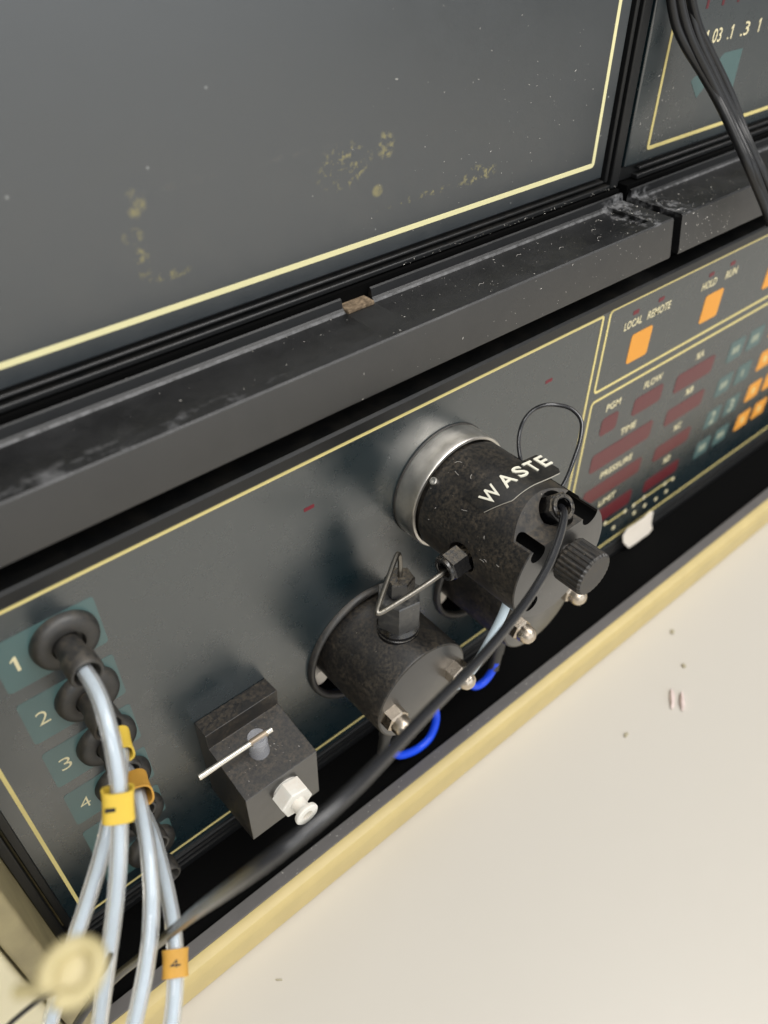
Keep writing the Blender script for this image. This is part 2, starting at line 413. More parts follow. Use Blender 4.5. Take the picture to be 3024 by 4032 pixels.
# ---- print on the panel
def line(name, *a, **k): return put(name, rframe(*a), mt_line, panel, smooth=0, **k)
line('outline', 0, 272.5, 0, 162.3, 1.25, 1.2, -0.12, 0.2, label='yellow outline round the pump heads')
line('outline', 277.3, 700, 121.9, 163.0, 1.25, 2.2, -0.12, 0.2, label='yellow outline round the orange mode keys')
line('outline', 277.3, 700, 0.0, 116.6, 1.25, 2.2, -0.12, 0.2, label='yellow outline round displays and keypad')
TZ = [142.4, 116.5, 90.9, 65.8, 41.1, 16.4]; TH = [20.3, 20.1, 19.8, 19.4, 18.6, 18.4]
for k, (z, h) in enumerate(zip(TZ, TH)):
    put('port_tile', plate(rrect(11.8, 42.2-0.25*k, z-h/2, z+h/2, 1.3), -0.10, 0.2), mt_teal, panel, smooth=0)
    put('digit', text_xz(str(k+1), 15.2, 18.8, z-3.0, z+2.9, -0.10, 0.1, -0.012) if k else one_xz(15.4, 17.8, z-3.0, z+2.9, -0.10), mt_letter, panel, smooth=0)
for x0, z0 in ((115.9, 142.9), (239.5, 143.3)):
    put('red_mark', plate(rrect(x0, x0+4.3, z0-0.75, z0+0.75, 0.3), -0.10, 0.2), mt_redled, panel, smooth=0)
def key(name, x0, x1, z0, z1, mt, r=1.6):
    return put(name, plate(rrect(x0, x1, z0, z1, r), -0.14, 0.2), mt, panel, smooth=0)
for x0 in (298.2, 357.4, 416.8): key('mode_key', x0, x0+15.9, 129.0, 144.3, mt_orangekey)
for x, z in ((297.1, 156.1), (316, 156.2), (356.5, 155.9), (374.9, 156.2), (416, 156), (434.5, 156)):
    put('red_mark', plate(rrect(x-2.1, x+2.1, z-1.0, z+1.0, 0.4), -0.10, 0.2), mt_redled, panel, smooth=0)
def word(s, x0, x1, z0, h=4.1, off=0.012):
    return put('lettering', text_xz(s, x0, x1, z0, z0+h, -0.02, 0.12, off), mt_letter, panel, smooth=0)
for a in (('LOCAL', 290.3, 303.3, 148.9), ('REMOTE', 307.5, 325.1, 148.8), ('HOLD', 350.7, 363.2, 148.9), ('RUN', 371.2, 381.4, 148.9)): word(*a)
DS = [(289.2, 302.5, 91.6, 102.3), (314.8, 339.5, 92.2, 102.9), (351.5, 387.6, 90.2, 101.6), (351.5, 387.6, 69.0, 79.8), (350.3, 385.4, 45.0, 55.4),
      (349.0, 383.2, 23.0, 32.6), (287.6, 338.9, 68.8, 80.6), (287.6, 337.7, 45.8, 56.6), (287.6, 336.4, 23.4, 34.4)]
for d in DS: key('display_window', *d, mt_red, 2.4)
for a in (('PGM', 290.6, 301.6, 106.0), ('FLOW', 320.5, 335.6, 106.4), ('TIME', 308.5, 321.4, 83.6), ('PRESSURE', 299.3, 326.2, 60.2),
          ('LIMIT', 304.2, 318.6, 38.0), ('%A', 366.0, 373.4, 105.4), ('%B', 366.0, 373.2, 83.4), ('%C', 364.6, 371.8, 60.2), ('%D', 363.6, 370.6, 37.6)): word(*a)
for c in range(2):
    for r, (z0, z1) in enumerate(((89.0, 102.0), (66.2, 79.2), (43.8, 56.6), (21.8, 34.4))):
        x0 = 402.6+c*20.4-0.5*r
        key('teal_key', x0, x0+15.4, z0, z1, mt_teal, 1.4)
        key('amber_key', x0+45.6, x0+61.0, z0, z1, mt_orangekey, 1.4)
        zc = (z0+z1)/2; wide = 7.4 if not (c and r == 1) else 2.6
        if r == 2: put('lettering', text_xz('23'[c], x0+5.2, x0+10.2, z0+1.8, z1-1.8, -0.1, 0.1, 0.02), mt_mark, panel, smooth=0)
        else:
            bars = [plate(rrect(x0+7.7-wide/2+i*2.6, x0+7.7-wide/2+i*2.6+1.7, zc-2.2, zc+2.2, 0.3), -0.2, 0.0) for i in range(3 if wide > 3 else 1)]
            put('key_mark', join(*bars), mt_mark, panel, smooth=0)
        put('key_mark', plate(rrect(x0+45.6+6.0, x0+45.6+9.0, zc-2.2, zc+2.2, 0.4), -0.2, 0.0), mt_line, panel, smooth=0)
for x, z in ((316.1, 19.2), (335.1, 17.6), (343.4, 17.4), (353.2, 18.0), (374.4, 17.2), (382.9, 16.6), (326.7, 9.5), (346.4, 9.7), (356.8, 9.7), (368.5, 8.4), (379.1, 8.6)):
    put('scale_dot', lathe([(0, -0.1), (1.5, -0.1), (1.5, 0.12), (0, 0.12)], (x, 0, z), n=12), mt_letter, panel, smooth=0)
for x0, x1 in ((317.8, 333.6), (345.2, 351.5), (355.1, 372.5), (376.1, 381.3)):
    put('scale_line', plate(rrect(x0, x1, 17.3, 18.2, .2), -0.1, 0.1), mt_line, panel, smooth=0)

# ---- pump heads (axis -Y)
def pump_head(x, z):
    # body with rounded face edge
    b = put('pump_head', lathe([(0, -26), (23.3, -26), (23.3, 35.6), (23.0, 36.3), (22.3, 36.6), (0, 36.6)], (x, 0, z), n=96), mt_black, unit, origin=(x, 0, z), smooth=40)
    b.data.materials.append(mt_litface)
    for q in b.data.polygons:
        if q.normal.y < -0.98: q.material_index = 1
    for sx in (-1, 1):
        c = (x+17.0*sx, -36.5, z)
        put('acorn_nut', join(lathe([(0, 0), (5.3, 0), (5.3, 4.6), (4.6, 5.3), (0, 5.3)], c, k=6, ph=0.35*sx+0.2),
                              lathe([(4.2, 5.0), (4.15, 7.0), (3.8, 8.9), (2.9, 10.4), (1.6, 11.2), (0, 11.5)], c, n=28)), mt_brass, b, smooth=40)
    put('drain_fitting', join(lathe([(0, 0), (4.6, 0), (4.6, 9), (0, 9)], (x-4, -22, z-20), (-0.25, -0.1, -1), n=24),
                              lathe([(0, 9), (3.0, 9), (3.0, 19), (2.6, 19.2), (2.6, 29), (0, 29)], (x-4, -22, z-20), (-0.25, -0.1, -1), n=20)), mt_rubber, b)
    return b
ph1 = pump_head(PX[0], PZ+1)
ph2 = dup(ph1, unit, (PX[1]-PX[0], 0, 0))
ph2['label'] = 'second pump head, under the valve with the tape label'
ph1['label'] = 'pump head with the tall hex fitting on top'
# fitting on top of the left head
fx, fy = 142.0, -20.0
put('fitting_collar', lathe([(0, 0), (8.5, 0), (8.5, 2.0), (8.0, 2.4), (8.5, 2.8), (8.5, 4.2), (8.0, 4.8), (7.4, 6), (0, 6)], (fx, fy, 79.0), (0, 0, 1), n=48), mt_nut, ph1)
hx = math.radians(-130)
def hexv(r0, prof, o, ph):   # hex prism along +Z
    d = (0, 0, 1); dd, u, w = basis(d)
    a0 = math.atan2(math.sin(ph)*w.y+math.cos(ph)*w.x, math.cos(ph)*u.x+math.sin(ph)*u.y)
    return lathe(prof, o, d, k=6, ph=a0)
put('hex_fitting', hexv(9, [(0, 0), (7.6, 0), (9.0, 1.6), (9.0, 15.3), (8.6, 15.9), (0, 15.9)], (fx, fy, 84.2), hx), mt_hexfit, ph1, smooth=20)
put('fitting_nut', join(lathe([(0, 0), (4.6, 0), (4.6, 1.2), (0, 1.2)], (fx+.3, fy, 100.1), (0, 0, 1), n=28),
                        hexv(5.6, [(0, 1.2), (5.2, 1.2), (5.7, 1.7), (5.7, 8.2), (5.2, 8.8), (0, 8.8)], (fx+.3, fy, 100.1), math.radians(-102))), mt_nut, ph1, smooth=20)

# ---- the valve with the tape label
VX, VZ, VR = 181.0, 122.2, 23.4
VF = -61.0
valve = put('waste_valve', lathe([(0, -1), (21.8, -1), (21.8, 12.4), (VR, 12.8), (VR, 60.5), (VR-.3, 60.9), (VR-.8, 61), (0, 61)], (VX, 0, VZ), n=128), mt_black, unit, origin=(VX, -30, VZ), label='valve body with embossed tape and knob')
rec = extr([(-70, 137.9), (-53.2, 137.5), (-46.6, 146.0), (-46.6, 160), (-70, 160)], 150, 215)
bores = [lathe([(0, 0), (R_, 0), (R_, 46), (0, 46)], (VX+a, -68, VZ+b), (0, 1, 0), n=32) for a, b, R_ in ((-13.9, 13.2, 3.5), (12.9, 15.2, 4.0), (-12.6, -12.2, 3.3))]
ax45 = Vector((0, -0.72, 0.69)).normalized()
ring_c = Vector((184.6, -56.3, 143.6))
bore45 = lathe([(0, -3), (6.6, -3), (6.6, 16), (0, 16)], ring_c-ax45*9.5, ax45, n=40)
bore_l = lathe([(0, 0), (6.2, 0), (6.2, 8), (0, 8)], (VX-VR-3, -35.6, 120.6), (1, 0, 0), n=40)
cut(valve, [rec]+bores+[bore45, bore_l])
valve.data.materials.append(mt_dusty); valve.data.materials.append(mt_litface); valve.data.materials.append(mt_recess)
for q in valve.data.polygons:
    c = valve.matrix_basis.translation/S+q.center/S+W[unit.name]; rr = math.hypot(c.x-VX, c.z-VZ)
    if q.normal.y < -0.98 and c.y < -60.5: q.material_index = 2                     # front face, table reflection put into its colour
    elif c.y < -45.5 and c.z > 137 and rr < VR-0.4: q.material_index = 1            # dusty shelf
    elif rr < VR-1.2 and abs(q.normal.y) < 0.5 and c.y < -20: q.material_index = 3  # insides of the bores, their shade painted black
put('collar', lathe([(24.5, -0.5), (24.8, 0.3), (24.8, 10.2), (24.4, 10.9), (23.5, 11.1), (23.0, 10.6), (22.9, -0.5), (24.5, -0.5)], (VX, 0, VZ), n=128), mt_steel, valve, smooth=40)
put('collar_seal', lathe([(24.9, -0.2), (25.15, 0.1), (25.15, 0.5), (24.95, 0.8), (24.85, -0.2), (24.9, -0.2)], (VX, 0, VZ), n=96), mt_rubber, valve)
# knurled knob
kc = (183.4, -61.0, 124.6); kp = []
def knurl(r, h, n=28):
    out = []
    d, u, w = basis((0, -1, 0)); o = Vector(kc)
    for i in range(n*4):
        a = 2*math.pi*i/(n*4); rr = r*(1.0 if i % 4 in (0, 1) else 0.955)
        out.append(tuple(o+d*h+u*(rr*math.cos(a))+w*(rr*math.sin(a))))
    return out
kv = []; kf = []; hs = [(8.0, 1.6), (8.55, 2.2), (8.55, 12.2), (8.1, 12.9), (7.9, 13.1)]
for r, h in hs: kv += knurl(r, h)
n4 = 112
for i in range(len(hs)-1):
    for j in range(n4): kf.append((i*n4+j, i*n4+(j+1) % n4, (i+1)*n4+(j+1) % n4, (i+1)*n4+j))
kf += [tuple(range(n4)), tuple(range((len(hs)-1)*n4, len(hs)*n4))[::-1]]
knob = put('knob', (kv, kf), mt_black, valve, smooth=25)
put('knob_stem', lathe([(0, -1), (5.2, -1), (5.2, 0.8), (6.4, 0.9), (6.4, 1.5), (0, 1.5)], kc, n=32), mt_nut, valve)
put('set_screw', lathe([(0, -1), (1.5, -1), (1.5, 1.3), (1.1, 1.5), (0, 1.2)], (164.4, -13.4, 138.2), (-0.68, 0, 0.73), n=16), mt_steel, valve)
# hollow nuts
def hollow_nut(o, d, ph, L_=7.6, R_=5.7):
    d = Vector(d).normalized(); o = Vector(o)
    dd, u, w = basis(d); v, f = [], []
    hexr = lambda h, r: [tuple(o+dd*h+u*(r*math.cos(ph+2*math.pi*i/6))+w*(r*math.sin(ph+2*math.pi*i/6))) for i in range(6)]
    body = lathe([(0, 0), (R_, 0), (R_, L_-0.5), (R_-0.5, L_), (3.3, L_), (3.3, 1.5), (0, 1.5)], o, d, n=6, ph=ph)
    v, f = body
    rim = lathe([(4.7, L_-0.2), (4.6, L_+1.0), (4.3, L_+1.25), (3.4, L_+1.25), (3.1, L_+1.0), (3.1, L_-3.5), (4.7, L_-0.2)], o, d, n=36)
    return join(body, rim)
put('port_nut', hollow_nut(ring_c-ax45*9.0, ax45, 0.2), mt_nut, valve, smooth=25)
put('port_nut', join(hollow_nut((157.2, -35.6, 120.7), (-1, 0.0, -0.10), 0.15, 7.2, 5.7), lathe([(0, -6), (3.7, -6), (3.7, 1), (0, 1)], (157.2, -35.6, 120.7), (-1, 0, -0.10), n=24)), mt_nut, valve, smooth=25)
# embossing tape bent over the body, loose at its right end
TR, T0, T1 = VR+0.12, math.radians(-43), math.radians(10)
def bend(s, y, h=0.0):
    s1 = TR*(T1-T0)
    if s <= s1:
        t = T0+s/TR; r = TR+h; return (VX+r*math.sin(t), y, VZ+r*math.cos(t))
    e = s-s1; lift = 0.004*e*e
    return (VX+TR*math.sin(T1)+e*math.cos(T1)+(h+lift)*math.sin(T1), y, VZ+TR*math.cos(T1)-e*math.sin(T1)+(h+lift)*math.cos(T1))
SL = 34.9; tv = []; tf = []; tm = []
ns, nt = 44, 6
def edges(s):
    b = -27.6-min(s, 16)/16*3.0 if s < 16 else -30.6-0.03*(s-16)
    fr = -37.7-min(s, 9.0)/9.0*5.6 if s < 9 else -43.3-0.02*(s-9)
    if s > SL-1.6: fr += (s-(SL-1.6))*1.2
    return b, fr
for lay, h in ((0, 0.0), (1, 0.55)):
    for i in range(ns+1):
        s = SL*i/ns; b, fr = edges(s)
        for j in range(nt+1): tv.append(bend(s, b+(fr-b)*j/nt, h))
st = (ns+1)*(nt+1)
for i in range(ns):
    for j in range(nt):
        a = i*(nt+1)+j; q = (a, a+1, a+nt+2, a+nt+1)
        tf += [q[::-1], tuple(x+st for x in q)]
for i in range(ns):
    for j in (0, nt):
        a = i*(nt+1)+j; tf.append((a, a+nt+1, a+nt+1+st, a+st))
for j in range(nt):
    for i in (0, ns):
        a = i*(nt+1)+j; tf.append((a, a+1, a+1+st, a+st))
tape = (tv, tf, [0]*(2*ns*nt)+[2]*(len(tf)-2*ns*nt))
lv, lf = [], []
lw = {'W': 6.6, 'A': 5.4, 'S': 4.8, 'T': 4.6, 'E': 4.2}; pos = 3.0
tt = tape
for ch in 'WASTE':
    gv, gf = textgeo(ch, 0.5, 0.012, 4)
    # subdivide nothing: letters are small against the radius
    mapped = [bend(pos+a*lw[ch], -38.5+b*5.9, 0.45+q) for a, b, q in gv]
    tt = join(tt, (mapped, gf, [1]*len(gf))); pos += lw[ch]+1.75
put('label_tape', tt, mt_tape, valve, smooth=0, mats=[mt_tape, mt_white_letter, mt_tapeedge], label='black embossed tape reading WASTE, right end lifting off')

# ---- sample block
blk = put('sample_block', extr([(0, 71), (-8.6, 72.2), (-8.0, 63.2), (-32.4, 59.9), (-31.5, 30), (0, 24)], 60.4, 91.4), mt_black, unit, bevel=0.25,
          label='black stepped block with lever pin and white nylon connector')
blk.data.materials.append(mt_litface)
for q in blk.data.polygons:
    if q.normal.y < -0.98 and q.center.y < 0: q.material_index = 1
put('stem', lathe([(0, -2), (3.9, -2), (3.9, 0.3), (3.7, 0.8), (3.7, 8.6), (3.3, 9.3), (0, 9.3)], (74.9, -19.4, 61.5), (0, 0, 1), n=40), mt_clear, blk)
put('lever_pin', lathe([(0, 0), (1.0, 0), (1.15, .2), (1.15, 30.2), (1.0, 30.4), (0, 30.4)], (50.6, -19.9, 70.2), (1, -0.01, 0.0), n=20), mt_pin, blk)
put('pin_fitting', lathe([(0, 0), (1.35, 0), (1.35, 7.0), (0, 7.0)], (71.6, -20.1, 70.2), (1, -0.01, 0), n=16), mt_brownpin, blk)
lu = (76.6, -31.6, 50.2)
put('connector', join(lathe([(0, 0), (5.3, 0), (5.3, 1.6), (0, 1.6)], lu, n=32),
                      lathe([(0, 1.6), (6.5, 1.6), (6.8, 1.9), (6.8, 7.9), (6.5, 8.3), (0, 8.3)], lu, k=6, ph=0.25),
                      lathe([(0, 8.0), (2.9, 8.0), (2.9, 12.4), (4.5, 12.8), (4.7, 13.4), (4.7, 14.2), (4.3, 14.6), (2.2, 14.6), (2.0, 14.2), (2.0, 10), (0, 10)], lu, n=36)), mt_white, blk, smooth=25)

# ---- six tube ports
def port(z):
    gasket = put('tube_port', lathe([(0, -1), (10.1, -1), (10.1, 0.8), (9.7, 2.4), (8.6, 3.4), (6.2, 3.9), (5.0, 3.7), (4.8, 1.5), (0, 1.5)], (31.0, 0, z), n=48), mt_rubber, unit, origin=(31.0, 0, z), smooth=50)
    a = (30.6, 0, z)
    tube_ = lathe([(4.1, 0), (4.1, 9.6), (4.9, 10.0), (4.95, 16.2), (4.6, 16.7), (3.9, 16.7), (3.6, 16.2), (3.6, 2), (0, 2), (0, 0), (4.1, 0)], a, (0.0, -1, 0.02), n=36)
    put('spigot', tube_, mt_rubber, gasket, smooth=40)
    return gasket
p0 = port(TZ[0])
for z in TZ[1:]: dup(p0, unit, (0, 0, z-TZ[0]))

# ---- short steel line between left head and valve: two bends
sp = [(142.4, -20, 104), (142.5, -19.9, 112), (142.9, -19.4, 118.2), (142.4, -19.0, 120.6), (140.4, -20.0, 121.2), (136, -23.2, 121.2), (122, -32.7, 120.6), (118.6, -35.0, 120.2), (118.0, -36.0, 119.8),
      (119.6, -36.2, 119.6), (124, -36.1, 119.3), (136, -35.9, 118.6), (148, -35.7, 118.5), (156, -35.6, 120.2)]
tag(put('steel_tube', sweep(smoothpath(relax(sp, 1), 6), 0.95, 14), mt_tube), 'bent dusty steel capillary from hex fitting to the valve side port', 'tube')

# ================================================================== UPPER UNITS WITH LEDGES
def ledge(parent, x0, x1, notch=None, rim=None):
    body = [(-8.0, 182.9), (-8.2, 184.0), (-5.9, 198.3), (-5.3, 198.8), (-1.2, 198.8), (0.0, 197.3), (18.0, 197.3), (19.3, 198.7), (19.9, 201.4), (20.6, 201.8), (21.2, 201.2), (21.6, 190), (12, 184), (12, 182.9)]
    low = [(-8.0, 182.9), (-8.2, 184.0), (-5.9, 198.3), (-5.3, 198.8), (-1.2, 198.8), (0.0, 197.3), (18.0, 197.3), (21.6, 198.2), (21.6, 190), (12, 184), (12, 182.9)]
    full = [(-8.0, 182.9), (-8.2, 184.0), (-5.9, 198.3), (-5.3, 198.8), (-1.2, 198.8), (1.0, 198.75), (18.6, 198.8), (19.3, 198.9), (19.9, 201.4), (20.6, 201.8), (21.2, 201.2), (21.6, 190), (12, 184), (12, 182.9)]
    segs = []; a = x0
    if notch: segs += [extr(body, a, notch[0]), extr(low, notch[0], notch[1])]; a = notch[1]
    e0, e1 = rim
    if e0 > x0: segs += [extr(full, x0, e0)]; a = e0
    segs += [extr(body, a, e1)]
    if e1 < x1: segs += [extr(full, e1, x1)]
    o = put('ledge', join(*segs), mt_ledge, parent, smooth=25)
    o.data.materials.append(mt_ledge_lit)
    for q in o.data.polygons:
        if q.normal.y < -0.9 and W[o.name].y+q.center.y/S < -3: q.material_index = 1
    return o
up1 = thing('instrument_module', 'upper instrument module with blank dark panel, glue marks and front ledge', 'instrument', (100, 30, 183), 'upper instrument modules')
ledge(up1, -140, 299.0, (150.2, 162.6), (-140, 288.5))
put('foam_scrap', box(150.6, 162.0, 17.0, 24, 197.0, 198.6), mt_foam, up1, bevel=0.5)
put('base', box(-140, 299.6, 22.4, 180, 170, 202.6), mt_recess, up1, smooth=0)
PZU = 26.0
put('blank_panel', box(-140, 288.8, 25.0, 28, 208.8, 480), mt_upanel, up1, bevel=0.3)
put('frame', join(box(294.6, 300, 23.6, 200, 203.0, 480), box(-140, 294.5, 23.6, 60, 203.0, 205.0), box(-140, 290.6, 24.4, 40, 206.2, 207.4), box(291.2, 293.2, 24.4, 40, 206.2, 480),
                  box(-140, 294.5, 27, 40, 203.1, 480)), mt_bezel, up1, bevel=0.5)
put('outline', rframe(-160, 281.8, 215.1, 700, 1.75, 0.8, 24.85, 25.2), mt_paleline, up1, smooth=0)
up2 = thing('instrument_module', 'upper right instrument module with numbered scale and teal marks behind black cables', 'instrument', (480, 30, 183), 'upper instrument modules')
ledge(up2, 305.0, 640, None, (306.5, 640))
put('base', box(305.2, 640, 22.4, 180, 170, 202.6), mt_recess, up2, smooth=0)
put('base', box(299.9, 304.3, 60, 180, 170, 480), mt_recess, up2, smooth=0)
upp = put('control_panel', box(304.4, 640, 25.0, 200, 209.2, 480), mt_panel, up2, bevel=0.8)
put('frame', join(box(313.5, 640, 23.8, 40, 203.0, 205.0), box(315.0, 640, 24.4, 40, 206.4, 207.8), box(304.6, 640, 27, 60, 203.1, 209)), mt_bezel, up2, bevel=0.4)
put('outline', rframe(318.6, 760, 214.5, 700, 1.5, 0.8, 24.85, 25.2), mt_line, up2, smooth=0)
for s_, x0, x1 in (('.0', 337.6, 342.6), ('.03', 347.6, 355.6), ('.', 360.6, 361.4), ('.3', 370.6, 376.8), ('3', 393.6, 397.0)):
    h_ = 0.9 if s_ == '.' else 5.2
    put('lettering', text_xz(s_, x0, x1, 249.4, 249.4+h_, 24.96, 0.12, 0.006), mt_letter, upp, smooth=0)
for x0 in (343.6, 362.2, 383.8): put('lettering', one_xz(x0, x0+2.0, 249.4, 254.6, 24.96), mt_letter, upp, smooth=0)
for k in range(6): put('red_mark', plate(rrect(338.9+11.2*k, 340.5+11.2*k, 262.6, 272, 0.3), 24.9, 25.2), mt_red, upp, smooth=0)
put('teal_mark', plate([(359.2, 228.6), (376.2, 228.6), (376.0, 244.4), (362, 244.4), (359.2, 242.6)], 24.9, 25.2), mt_teal, upp, smooth=0)
put('teal_mark', plate([(340.4, 236.6), (347.6, 229.2), (352.5, 233), (352.5, 238.2), (342.6, 238.2)], 24.9, 25.2), mt_teal, upp, smooth=0)

# ================================================================== LOOSE TUBES AND CABLES
WT = [(184.6, -54.6, 142.0), (183.4, -57.6, 143.6), (177.6, -61.4, 143.4), (168.4, -66.7, 143.8), (157.8, -72.2, 143.4), (144.0, -76.9, 144.3), (128.5, -81.7, 147.0), (111.2, -87.8, 153.1), (98.8, -91.4, 157.6),
      (85.1, -95.6, 163.6), (74.0, -99.0, 167.6), (64.6, -102.2, 171.5), (54.9, -105.2, 175.4), (45.8, -107.1, 177.7), (37.2, -107.0, 177.6), (30.4, -104.5, 171.7), (25.7, -97.7, 157.5), (22.6, -87.0, 134.2),
      (20.6, -75.9, 109.2), (16.1, -64.3, 82.7), (9.0, -56.1, 63.5), (0.5, -48.1, 46.0), (-11.1, -43, 31.6), (-24.9, -44, 16)]
tag(put('waste_tube', sweep(smoothpath(relax(WT, 1)), 1.42, 18), mt_cord), 'black waste tube sagging from the valve front towards the lower left corner', 'tube')
LOOP = [(197.5, -27.6, 133.3), (198.3, -24.0, 139.1), (200.2, -20.9, 143.0), (202.6, -19.0, 146.5), (205.0, -18.5, 150.2), (208.9, -18.8, 152.8), (212.2, -21.1, 154.7), (215.7, -24.0, 154.8),
        (218.0, -27.9, 154.6), (218.7, -31.8, 153.3), (217.9, -34.7, 151.6), (215.7, -36.9, 149.7), (212.4, -39.1, 146.9), (207.7, -41.2, 143.2), (202.4, -43.2, 138.6), (196.7, -44.0, 133.4)]
tag(put('capillary_loop', sweep(smoothpath(LOOP), 0.78, 12), mt_cord), 'thin black capillary looping up behind the right side of the valve', 'tube')
T1p = [(30.6, -8, 142.4), (30.5, -16, 142.9), (30.2, -22, 144.2), (29.6, -28, 144.9), (28.2, -33.6, 143.0), (26.6, -38.4, 139.6), (24.9, -42.4, 135.2), (23.0, -45.4, 130.4), (20.9, -47.4, 126.2), (19.0, -49.4, 122.0), (15.7, -53.1, 116.2), (10.2, -57.4, 105.5), (5.5, -60.1, 96.6),
       (0.7, -62.6, 88.0), (-3.0, -64.6, 80.5), (-8.1, -67.6, 71.3), (-14, -70.7, 60)]
T2p = [(30.6, -8, 116.5), (31.0, -14.1, 116.0), (31.0, -20.1, 116.0), (30.1, -25.8, 117.2), (27.7, -31.5, 119.0), (24.4, -35.9, 118.8), (21.2, -39.2, 117.2), (17.7, -42.4, 114.8), (15.0, -44.8, 112.3), (10.2, -47.9, 107.6), (3.3, -51.1, 99.8), (-4.1, -54.0, 91.9), (-8.0, -55.6, 87.7), (-13, -57.4, 80), (-22, -60, 66)]
T3p = [(30.6, -8, 90.9), (30.6, -16, 91.4), (30.6, -21.5, 94.2), (29.4, -29.6, 99.6), (26.6, -39.2, 102.9), (22.8, -50.0, 101.4), (18.5, -58.8, 98.3), (13.6, -65.4, 93.5), (8.0, -70.8, 87.8), (3.8, -73.8, 83.7), (-0.5, -76.4, 78.2), (-6.5, -79.9, 71)]
T4p = [(30.6, -8, 65.8), (30.5, -16, 66.6), (30.1, -22.1, 70.6), (28.6, -32.1, 77.4), (25.9, -42.9, 81.1), (22.6, -54.4, 84.0), (20.2, -62.6, 85.6), (17.2, -69.0, 85.5), (14.1, -74.1, 83.4), (11.0, -78.5, 80.3), (7.1, -82.1, 75.9), (1.5, -86.0, 68.4)]
G4 = 'milky tubes hanging from the numbered ports'
tubes = []
for nm, pp in (('milky tube from port 1 with a bright yellow marker sleeve', T1p), ('milky tube from port 2 passing behind the first and swinging left', T2p),
               ('milky tube from port 3 with a fuzzy orange sleeve near its top', T3p), ('milky tube from port 4 with a tan sleeve marked 4 near the table edge', T4p)):
    tu = tag(put('ptfe_tube', sweep(smoothpath(relax(pp, 1)), 2.32, 24, hollow=0.95), mt_ptfe, smooth=60), nm, 'tube', G4)
    put('lumen', sweep(smoothpath(relax(pp, 1)), 1.30, 16), mt_core, tu, smooth=60)
    tubes.append(tu)
def sleeve(parent, a, b, wide, thick, mt, flare=0.0, wall=0.5, name='marker_sleeve'):
    """oval sleeve from a to b, broad side to the viewer"""
    a, b = Vector(a), Vector(b); d = (b-a).normalized(); v_ = (CO-(a+b)/2).normalized()
    r = d.cross(v_).normalized(); n_ = r.cross(d).normalized(); v = []; f = []; K = 28; H = 6
    for lay, dr in ((0, 0), (1, wall)):
        for i in range(H+1):
            t = i/H; p = a.lerp(b, t); e = 1+flare*(1-t)+0.05*abs(2*t-1)**3
            for k in range(K):
                q = 2*math.pi*k/K; cx, cy = math.cos(q), math.sin(q)
                sx = math.copysign(abs(cx)**0.7, cx); sy = math.copysign(abs(cy)**0.7, cy)
                v.append(tuple(p+r*((wide/2-dr)*e*sx)+n_*((thick/2-dr)*e*sy)))
    st = (H+1)*K
    for lay in (0, 1):
        for i in range(H):
            for k in range(K):
                k2 = (k+1) % K; f.append((lay*st+i*K+k, lay*st+i*K+k2, lay*st+(i+1)*K+k2, lay*st+(i+1)*K+k))
    for i in (0, H):
        for k in range(K):
            k2 = (k+1) % K; f.append((i*K+k, i*K+k2, st+i*K+k2, st+i*K+k))
    o = put(name, (v, f), mt, parent, smooth=50)
    return o, (a+b)/2, r, d, n_
s1, c1, r1, d1, n1 = sleeve(tubes[0], (22.5, -45.2, 130.2), (19.4, -48.6, 123.2), 8.0, 5.6, mt_yellow)
put('digit', text_plane('1', c1+n1*2.86+r1*2.0, d1, r1, 1.1, 2.6), mt_ink, s1, smooth=0)
sleeve(tubes[1], (31.3, -19.4, 115.4), (29.2, -28.2, 117.8), 6.8, 5.8, mt_yellow, flare=0.05)
sleeve(tubes[2], (30.5, -22.6, 95.2), (28.2, -33.2, 102.0), 8.6, 6.8, mt_orange, flare=-0.06)
s4, c4, r4, d4, n4_ = sleeve(tubes[3], (16.7, -70.0, 85.4), (13.2, -75.4, 82.8), 6.8, 5.6, mt_orange)
put('digit', text_plane('4', c4+n4_*2.86, d4, r4, 1.9, 2.8), mt_ink, s4, smooth=0)

PALE = [(176, -44, 106), (171.9, -48.2, 98.9), (169.5, -49.0, 95.0), (166.5, -49.3, 89.5), (163.3, -48.7, 81.6), (161.4, -46.9, 71.3), (161.6, -42.6, 57.0), (163.7, -34.7, 38.2)]
tag(put('ptfe_tube', sweep(smoothpath(PALE[1:]), 1.75, 18), mt_core, smooth=60), 'short pale tube drooping below the valve beside the pump head bolt', 'tube')
B1 = [(132.5, -24.8, 22), (132.4, -25, 15), (134.4, -25.2, 7), (139, -25.4, -2.2), (146, -25.2, -8), (153, -25, -10.6), (159.6, -24.6, -9.4), (163.8, -23.6, -2.5), (164, -22.4, 6), (161, -19, 15), (156, -12, 24), (150, 2, 30), (146, 16, 34)]
B2 = [(202.6, -24.8, 22), (201.4, -25, 14), (199.0, -25, 7.6), (194.6, -24.8, 3.6), (189.5, -24.6, 4.4), (186, -24.2, 8.4), (182.6, -21, 16), (181, -10, 24), (184, 10, 32)]
GB = 'blue tubes under the pump heads'
tag(put('blue_tube', sweep(smoothpath(B1[2:]), 1.95, 16), mt_blue), 'bright blue tube loop hanging below the pump head with the hex fitting', 'tube', GB)
tag(put('blue_tube', sweep(smoothpath(B2[1:]), 1.95, 16), mt_blue), 'bright blue tube bend below the second pump head under the valve', 'tube', GB)
